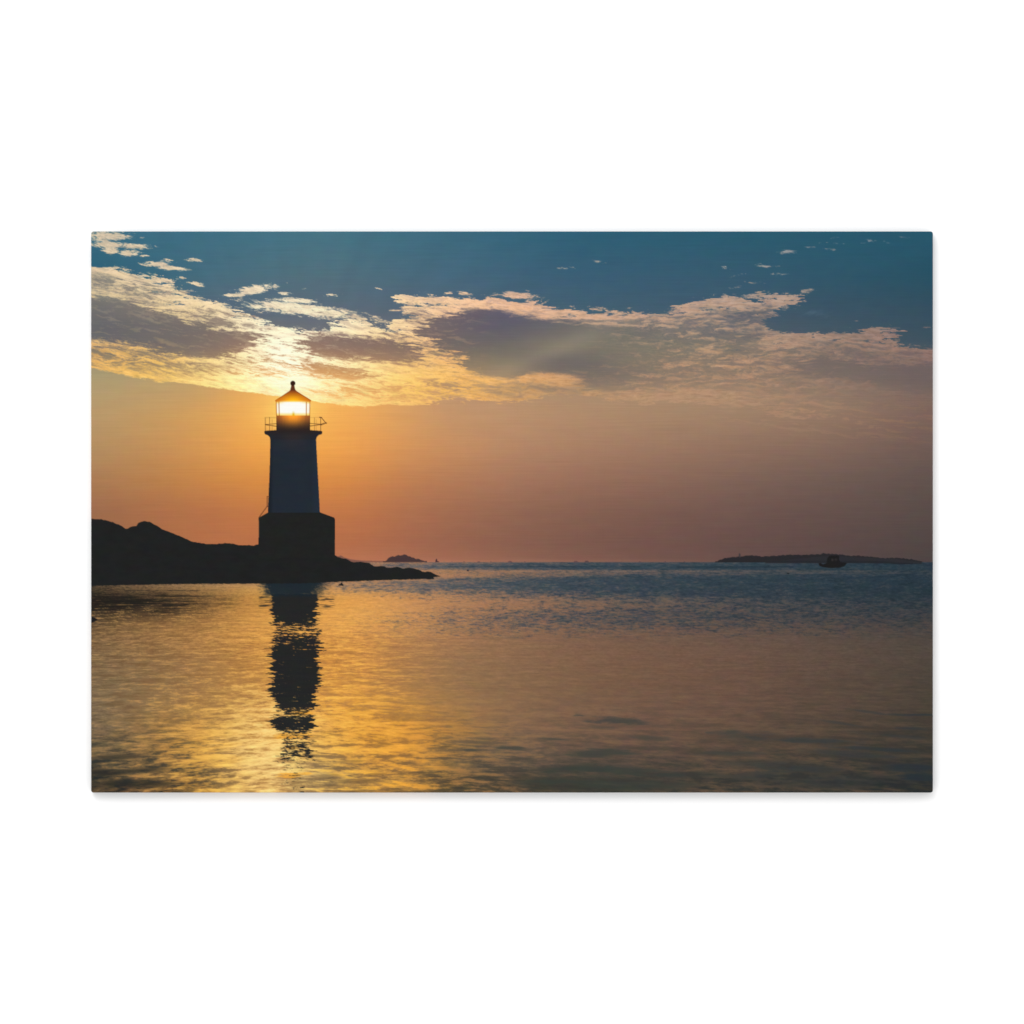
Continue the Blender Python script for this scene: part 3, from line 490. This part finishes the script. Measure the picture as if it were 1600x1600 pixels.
streaky = vnoise(X / 3.5, Y / 40, 861) * .05 * top
ga += streaky[..., None] * np.array([1, .6, .1])
over(img, gal_m, clampc(ga)); ids[gal_m > .5] = 7
# railing
rc = np.array([92, 56, 26.])
RAIL = [(413.8,652,430.6,652,.55),(484,652,500,651.8,.45),(413.6,662.8,431,661.6,.9),(413.8,663.4,431,665.6,1.0),(484,661.2,502,662.6,.9),(484,665.2,501,663,1.0),(413.8,652,414,673,.8),(420.6,651.5,420.6,673,.8),(424.2,655,424.2,673,.55),(490.8,652,490.8,673,.7),(493.8,655,493.8,673,.5),(500.4,653,500.6,674,.9),
        (499,651.6,502,652,1.6),(501.4,652,508.6,660.4,1.0),(500,663,508.8,660.2,1.3),(499.4,662.8,501.6,663.2,1.8),(507.4,660.6,509.4,660.6,1.8),(501,664,507,661.6,.8)]
rm = np.zeros((H, W))
for a in RAIL: rm = np.maximum(rm, line(*a))
over(img, rm * .85, rc * np.array([.75, .7, .9])); ids[(rm > .35) & (gal_m < .5)] = 8
# lantern glass
gls = poly([(430.6,627),(484.2,627),(484,648.6),(431.2,648.6)])
gc = np.ones((H, W, 3)) * np.array([1.0, .995, .97])
eg = np.exp(-((np.abs(X - 457.4) - 27) / 5.) ** 2)
gc -= (eg * .12)[..., None] * np.array([0, .35, 1.])
gc -= (sst(643, 648.5, Y))[..., None] * np.array([0, .10, .45])
gc -= (sst(632, 627, Y + .0 * X) * sst(8, 26, np.abs(X - 457)))[..., None] * np.array([0, .12, .5])
lens = np.exp(-((X - 457.8) / 1.8) ** 2) * sst(640, 647, Y)
gc -= (lens * .6)[..., None] * np.array([.15, .3, .8])
over(img, gls, clampc(gc)); ids[gls > .5] = 9
mull = np.zeros((H, W))
for a in [(430.9,626,431.4,649,1.2),(435.2,627,435.6,648.8,1.3),(478.2,627,478.0,648.8,1.3),(483.6,626,483.3,649,1.2)]: mull = np.maximum(mull, line(*a))
over(img, mull * .85, np.array([176, 98, 34.])); ids[mull > .5] = 10
roof_m = poly([(453,608.6),(460.8,608.6),(464,611.4),(485.8,625),(484.6,627.4),(430,627.4),(429,625.2),(450,611.4)])
rf = np.ones((H, W, 3)) * np.array([168, 86, 26.]) / 255
kc = np.exp(-((X - 457.5) / 17.) ** 2); vert = sst(610, 627, Y)
rf = rf + (vert * kc)[..., None] * np.array([.40, .42, -.0]) + (vert * (1 - kc))[..., None] * np.array([.16, .10, .02])
rf += sst(615, 608, Y)[..., None] * np.array([-.16, -.08, 0.04])
rim_ = np.clip(1.8 - np.abs((Y - 611.4) - (np.abs(X - 457.2) - 7) * .63) , 0, 1) * (np.abs(X - 457) > 6)
rf -= (rim_ * .16)[..., None]
over(img, roof_m, clampc(rf))
# bright glass bleeding over the eave
ev = np.exp(-((X - 457.5) / 21.) ** 4) * sst(624.4, 628, Y) * (Y < 640)
over(img, ev * roof_m, np.array([255, 236, 150.]))
neck = poly([(454.6,601),(459,601),(460.9,609.4),(452.8,609.4)])
over(img, neck, np.array([96, 52, 30.])); ball = disc(456.9, 598.3, 3.9); over(img, ball, np.array([52, 30, 22.]))
ids[(roof_m > .5) | (neck > .5) | (ball > .5)] = 11 + 100
ids[ids == 111] = 18
# ladder at the left foot of the tower
lad = np.zeros((H, W))
for a in [(416.6,775.6,416.6,791.8,1.1),(416.6,775.8,420.4,775.6,1.0),(416.6,791.6,419,791.6,.9),(417,790.6,404,808.4,1.1)]: lad = np.maximum(lad, line(*a))
over(img, lad * .9, np.array([78, 42, 28.])); ids[(lad > .5) & (tower_m < .5) & (base_m < .5)] = 19
# ---------------- print grain ----------------
thread = vnoise(X / 90., Y / 1.35, 881) * .014 + vnoise(X / 1.6, Y / 70., 883) * .006
img = np.clip(img * (1 + thread[..., None]) , .085, 1)
mott = np.stack([fbm(X / 26., Y / 14., 891 + k, 2) for k in range(3)], -1)
img = np.clip(img + mott * .006, 0, 1)
# =================== SCENE ===================
WORLD_L = 1.2; LAMP_W = 205
import time
_t0 = time.time()
import bpy
S = 0.6953e-3                       # metres per picture px
DEPTH = 0.0125                       # canvas stands 12.5 mm off the wall
CX, CY = 800.0, 800.0
E_GAIN = 1.545                      # light on the print; measured, so that the print's inks keep real albedos

def s2l(c):
    c = np.clip(c, 0, 1)
    return np.where(c <= .04045, c / 12.92, ((c + .055) / 1.055) ** 2.4)

sc = bpy.context.scene
col = sc.collection

# ---------- materials ----------
def canvas_material(name, gain=1.0):
    m = bpy.data.materials.new(name); m.use_nodes = True
    nt = m.node_tree; nt.nodes.clear(); N = nt.nodes.new; L = nt.links.new
    out = N('ShaderNodeOutputMaterial'); b = N('ShaderNodeBsdfPrincipled')
    at = N('ShaderNodeAttribute'); at.attribute_name = 'ink'
    b.inputs['Roughness'].default_value = .75
    b.inputs['Specular IOR Level'].default_value = .05
    tc = N('ShaderNodeTexCoord')
    # woven cloth: two crossed thread directions, very slight
    def threads(sx, sy, scale):
        mp = N('ShaderNodeMapping'); mp.inputs['Scale'].default_value = (sx, sy, sy)
        mp.inputs['Scale'].default_value = (sx, 1, sy)
        nz = N('ShaderNodeTexNoise'); nz.inputs['Scale'].default_value = scale; nz.inputs['Detail'].default_value = 2
        L(tc.outputs['Object'], mp.inputs['Vector']); L(mp.outputs['Vector'], nz.inputs['Vector']); return nz
    a = threads(14, 640, 1.0); c = threads(640, 14, 1.0)
    mx = N('ShaderNodeMath'); mx.operation = 'ADD'; L(a.outputs['Fac'], mx.inputs[0]); L(c.outputs['Fac'], mx.inputs[1])
    bp = N('ShaderNodeBump'); bp.inputs['Strength'].default_value = .10; bp.inputs['Distance'].default_value = .0003
    L(mx.outputs[0], bp.inputs['Height']); L(bp.outputs['Normal'], b.inputs['Normal'])
    mr = N('ShaderNodeMapRange'); mr.inputs['From Min'].default_value = .25; mr.inputs['From Max'].default_value = .75
    mr.inputs['To Min'].default_value = .965; mr.inputs['To Max'].default_value = 1.035
    L(a.outputs['Fac'], mr.inputs['Value'])
    vm = N('ShaderNodeVectorMath'); vm.operation = 'SCALE'
    L(at.outputs['Color'], vm.inputs[0]); L(mr.outputs[0], vm.inputs['Scale'])
    L(vm.outputs[0], b.inputs['Base Color']); L(b.outputs[0], out.inputs[0])
    return m

def plain_material(name, rgb, rough, var=.02, scale=40):
    m = bpy.data.materials.new(name); m.use_nodes = True
    nt = m.node_tree; b = nt.nodes['Principled BSDF']; b.inputs['Roughness'].default_value = rough
    b.inputs['Specular IOR Level'].default_value = .2
    tc = nt.nodes.new('ShaderNodeTexCoord'); nz = nt.nodes.new('ShaderNodeTexNoise'); nz.inputs['Scale'].default_value = scale
    cr = nt.nodes.new('ShaderNodeValToRGB')
    cr.color_ramp.elements[0].color = [c * (1 - var) for c in rgb] + [1]; cr.color_ramp.elements[1].color = [min(1, c * (1 + var)) for c in rgb] + [1]
    nt.links.new(tc.outputs['Object'], nz.inputs['Vector']); nt.links.new(nz.outputs['Fac'], cr.inputs[0]); nt.links.new(cr.outputs[0], b.inputs['Base Color'])
    return m
CANVAS = canvas_material('printed_canvas')
WALL = plain_material('white_wall_paint', (.80, .80, .80), .9, .004, 3)
WOOD = plain_material('pine_stretcher_wood', (.52, .38, .22), .7, .15, 30)

# ---------- vertex positions of the print face (rounded corners) ----------
PX = X.copy(); PY = Y.copy()
r = 3.6
for sx, xc in ((-1, X0 + r), (1, X1 - r)):
    for sy, yc in ((-1, Y0 + r), (1, Y1 - r)):
        m = ((X - xc) * sx > 0) & ((Y - yc) * sy > 0)
        a = np.abs(X - xc); b = np.abs(Y - yc); k = np.maximum(a, b) / np.maximum(np.hypot(a, b), 1e-9)
        PX[m] = (xc + (X - xc) * k)[m]; PY[m] = (yc + (Y - yc) * k)[m]
LIP = 1.3                            # rounded fold of the cloth at the rim, px
kx = ((X1 - X0) / 2 - LIP) / ((X1 - X0) / 2); ky = ((Y1 - Y0) / 2 - LIP) / ((Y1 - Y0) / 2)
FX = (CX + (PX - CX) * kx); FY = (CY + (PY - CY) * ky)
ink = np.maximum(s2l(img) - .0037, .0008) / E_GAIN

def to_world(x, y, d):               # d = distance in front of the wall
    return np.stack([(x - CX) * S, -d, (CY - y) * S], -1)
face_co = to_world(FX, FY, np.full_like(FX, DEPTH)).reshape(-1, 3)
face_ink = ink.reshape(-1, 3)

def build(name, co, quads, colr, mat, parent, smooth=True):
    me = bpy.data.meshes.new(name)
    me.vertices.add(len(co)); me.vertices.foreach_set('co', co.astype(np.float32).ravel())
    n = len(quads)
    me.loops.add(n * 4); me.loops.foreach_set('vertex_index', quads.astype(np.int32).ravel())
    me.polygons.add(n); me.polygons.foreach_set('loop_start', np.arange(0, 4 * n, 4, dtype=np.int32))
    me.update(calc_edges=True)
    if colr is not None:
        at = me.attributes.new('ink', 'FLOAT_COLOR', 'POINT')
        at.data.foreach_set('color', np.concatenate([colr, np.ones((len(colr), 1))], 1).astype(np.float32).ravel())
    me.materials.append(mat)
    if smooth: me.polygons.foreach_set('use_smooth', np.ones(n, dtype=bool))
    me.update()
    o = bpy.data.objects.new(name, me); col.objects.link(o)
    if parent is not None: o.parent = parent
    return o

vid = np.arange(H * W).reshape(H, W)
allq = np.stack([vid[:-1, :-1], vid[1:, :-1], vid[1:, 1:], vid[:-1, 1:]], -1).reshape(-1, 4)
qid = ids[:-1, :-1].reshape(-1).copy()
def motif(name, sel, parent, label=None):
    q = allq[sel]
    if len(q) == 0: return None
    used, inv = np.unique(q, return_inverse=True)
    o = build(name, face_co[used], inv.reshape(-1, 4), face_ink[used], CANVAS, parent)
    if label: o['label'] = label
    return o

root = bpy.data.objects.new('canvas_print', None); col.objects.link(root)
root.location = (0, 0, (CY - Y1) * S)
root['label'] = 'unframed stretched canvas print of a lighthouse at sunset hanging on the white wall'
root['category'] = 'canvas print'

parts = []
qc = (np.arange(len(allq)) % NX) * (X1 - X0) / NX + X0
qr = (np.arange(len(allq)) // NX) * (Y1 - Y0) / NY + Y0
sky = motif('printed_sky', qid == 0, root, 'printed sunset sky, teal at the top and orange near the horizon'); parts.append(sky)
cl = motif('printed_cloud', qid == 1, sky, 'printed bright-edged band of cloud')
sea = motif('printed_sea', qid == 2, root, 'printed rippled sea with orange glow and dark tower reflection'); parts.append(sea)
rockp = motif('printed_shore', qid == 4, root, 'printed black silhouette of a rocky headland'); parts.append(rockp)
tower = motif('printed_lighthouse', qid == 6, root, 'printed dark lighthouse with its lantern lit by the sun'); parts.append(tower)
for nm, i in (('stone_base', 5), ('gallery', 7), ('lantern_glass', 9), ('roof', 18), ('ladder', 19)):
    motif(nm, qid == i, tower)
for a, b in ((405, 457), (457, 515)): motif('railing', (qid == 8) & (qc > a) & (qc < b), tower)
for a, b in ((425, 433), (433, 440), (470, 481), (481, 490)): motif('mullion', (qid == 10) & (qc > a) & (qc < b), tower)
isl_l = motif('printed_island', qid == 11, root, 'small wooded island on the horizon beside the headland'); parts.append(isl_l)
isl_r = motif('printed_island', qid == 12, root, 'long low island on the horizon at the right'); parts.append(isl_r)
motif('far_lighthouse', qid == 13, isl_r)
parts.append(motif('printed_motorboat', qid == 17, root, 'dark motorboat in front of the right island'))
parts.append(motif('printed_sailboat', qid == 14, root))
for k in range(20):
    if (qid == 200 + k).sum() > 2: parts.append(motif('printed_far_boat', qid == 200 + k, root))
for a, b in ((520, 545), (720, 740), (1225, 1240), (1265, 1280), (1360, 1380)):
    parts.append(motif('printed_buoy', (qid == 16) & (qc > a) & (qc < b), root))

# ---------- folded rim and sides: the picture's margin mirrored round the edge ----------
top = [(0, i) for i in range(W)]; right = [(j, W - 1) for j in range(1, H)]
bot = [(H - 1, i) for i in range(W - 2, -1, -1)]; left = [(j, 0) for j in range(H - 2, 0, -1)]
ring = np.array(top + right + bot + left)
fx = FX[ring[:, 0], ring[:, 1]]; fy = FY[ring[:, 0], ring[:, 1]]
ox = PX[ring[:, 0], ring[:, 1]]; oy = PY[ring[:, 0], ring[:, 1]]
rows = []; cols = []
prof = [(math.sin(t), LIP * (1 - math.cos(t))) for t in np.linspace(0, math.pi / 2, 6)]
deep = DEPTH / S
prof += [(1.0, d) for d in np.linspace(LIP + 1.5, deep - 1.0, 7)]
for k, d in prof:
    rows.append(to_world(fx + (ox - fx) * k, fy + (oy - fy) * k, np.full(len(fx), DEPTH - d * S)))
    di = int(round(d * .96)) if d > LIP else 0
    jj = np.clip(ring[:, 0], di, H - 1 - di); ii = np.clip(ring[:, 1], di, W - 1 - di)
    cols.append(ink[jj, ii] * (1.0))
n = len(ring); R = len(rows)
base = np.arange(n); nxt = (base + 1) % n
qs = [np.stack([a * n + base, a * n + nxt, (a + 1) * n + nxt, (a + 1) * n + base], -1) for a in range(R - 1)]
edge = build('folded_edge', np.concatenate(rows), np.concatenate(qs), np.concatenate(cols), CANVAS, root)
edge['label'] = 'canvas sides wrapped over the stretcher'; parts.append(edge)

# ---------- wooden stretcher behind the cloth ----------
def bar(name, x0, x1, y0, y1, d0, d1):
    v = to_world(np.array([x0, x1, x1, x0, x0, x1, x1, x0]), np.array([y0, y0, y1, y1, y0, y0, y1, y1]), np.array([d0] * 4 + [d1] * 4))
    q = np.array([[0, 1, 2, 3], [7, 6, 5, 4], [0, 4, 5, 1], [1, 5, 6, 2], [2, 6, 7, 3], [3, 7, 4, 0]])
    o = build(name, v, q, None, WOOD, root, False); parts.append(o)
w_ = 55
for a in ((X0 + 3, X1 - 3, Y0 + 3, Y0 + w_), (X0 + 3, X1 - 3, Y1 - w_, Y1 - 3), (X0 + 3, X0 + w_, Y0 + w_ + .5, Y1 - w_ - .5), (X1 - w_, X1 - 3, Y0 + w_ + .5, Y1 - w_ - .5)):
    bar('stretcher_bar', *a, .0006, DEPTH - .0015)
for o in parts:
    if o is not None: o.location = (-root.location.x, -root.location.y, -root.location.z)

# ---------- wall ----------
wv = np.array([[-4, 0, -3], [4, 0, -3], [4, 0, 3], [-4, 0, 3], [-4, .1, -3], [4, .1, -3], [4, .1, 3], [-4, .1, 3.]])
wq = np.array([[0, 1, 2, 3], [7, 6, 5, 4], [0, 4, 5, 1], [1, 5, 6, 2], [2, 6, 7, 3], [3, 7, 4, 0]])
wall = build('wall', wv, wq, None, WALL, None, False); wall['kind'] = 'structure'

# ---------- light ----------
w = bpy.data.worlds.new('World'); sc.world = w; w.use_nodes = True
bg = w.node_tree.nodes['Background']; bg.inputs[0].default_value = (1, 1, 1, 1); bg.inputs[1].default_value = WORLD_L
def lamp(name, loc, size, power):
    l = bpy.data.lights.new(name, 'AREA'); l.shape = 'SQUARE'; l.size = size; l.energy = power
    o = bpy.data.objects.new(name, l); col.objects.link(o); o.location = loc
    import mathutils
    o.rotation_euler = (mathutils.Vector((0, 0, 0)) - mathutils.Vector(loc)).to_track_quat('-Z', 'Y').to_euler()
lamp('softbox', (-1.6, -5.0, 4.2), 4.0, LAMP_W)

# ---------- camera ----------
cam = bpy.data.cameras.new('camera'); co_ = bpy.data.objects.new('camera', cam); col.objects.link(co_)
dist = 7.0
co_.location = (0, -dist - DEPTH, 0); co_.rotation_euler = (math.pi / 2, 0, 0)
cam.sensor_width = 36; cam.lens = 36 * dist / (1600 * S); cam.clip_end = 100
sc.camera = co_
sc.view_settings.view_transform = 'Standard'; sc.view_settings.look = 'None'
sc.view_settings.exposure = 0; sc.view_settings.gamma = 1; sc.view_settings.use_curve_mapping = False
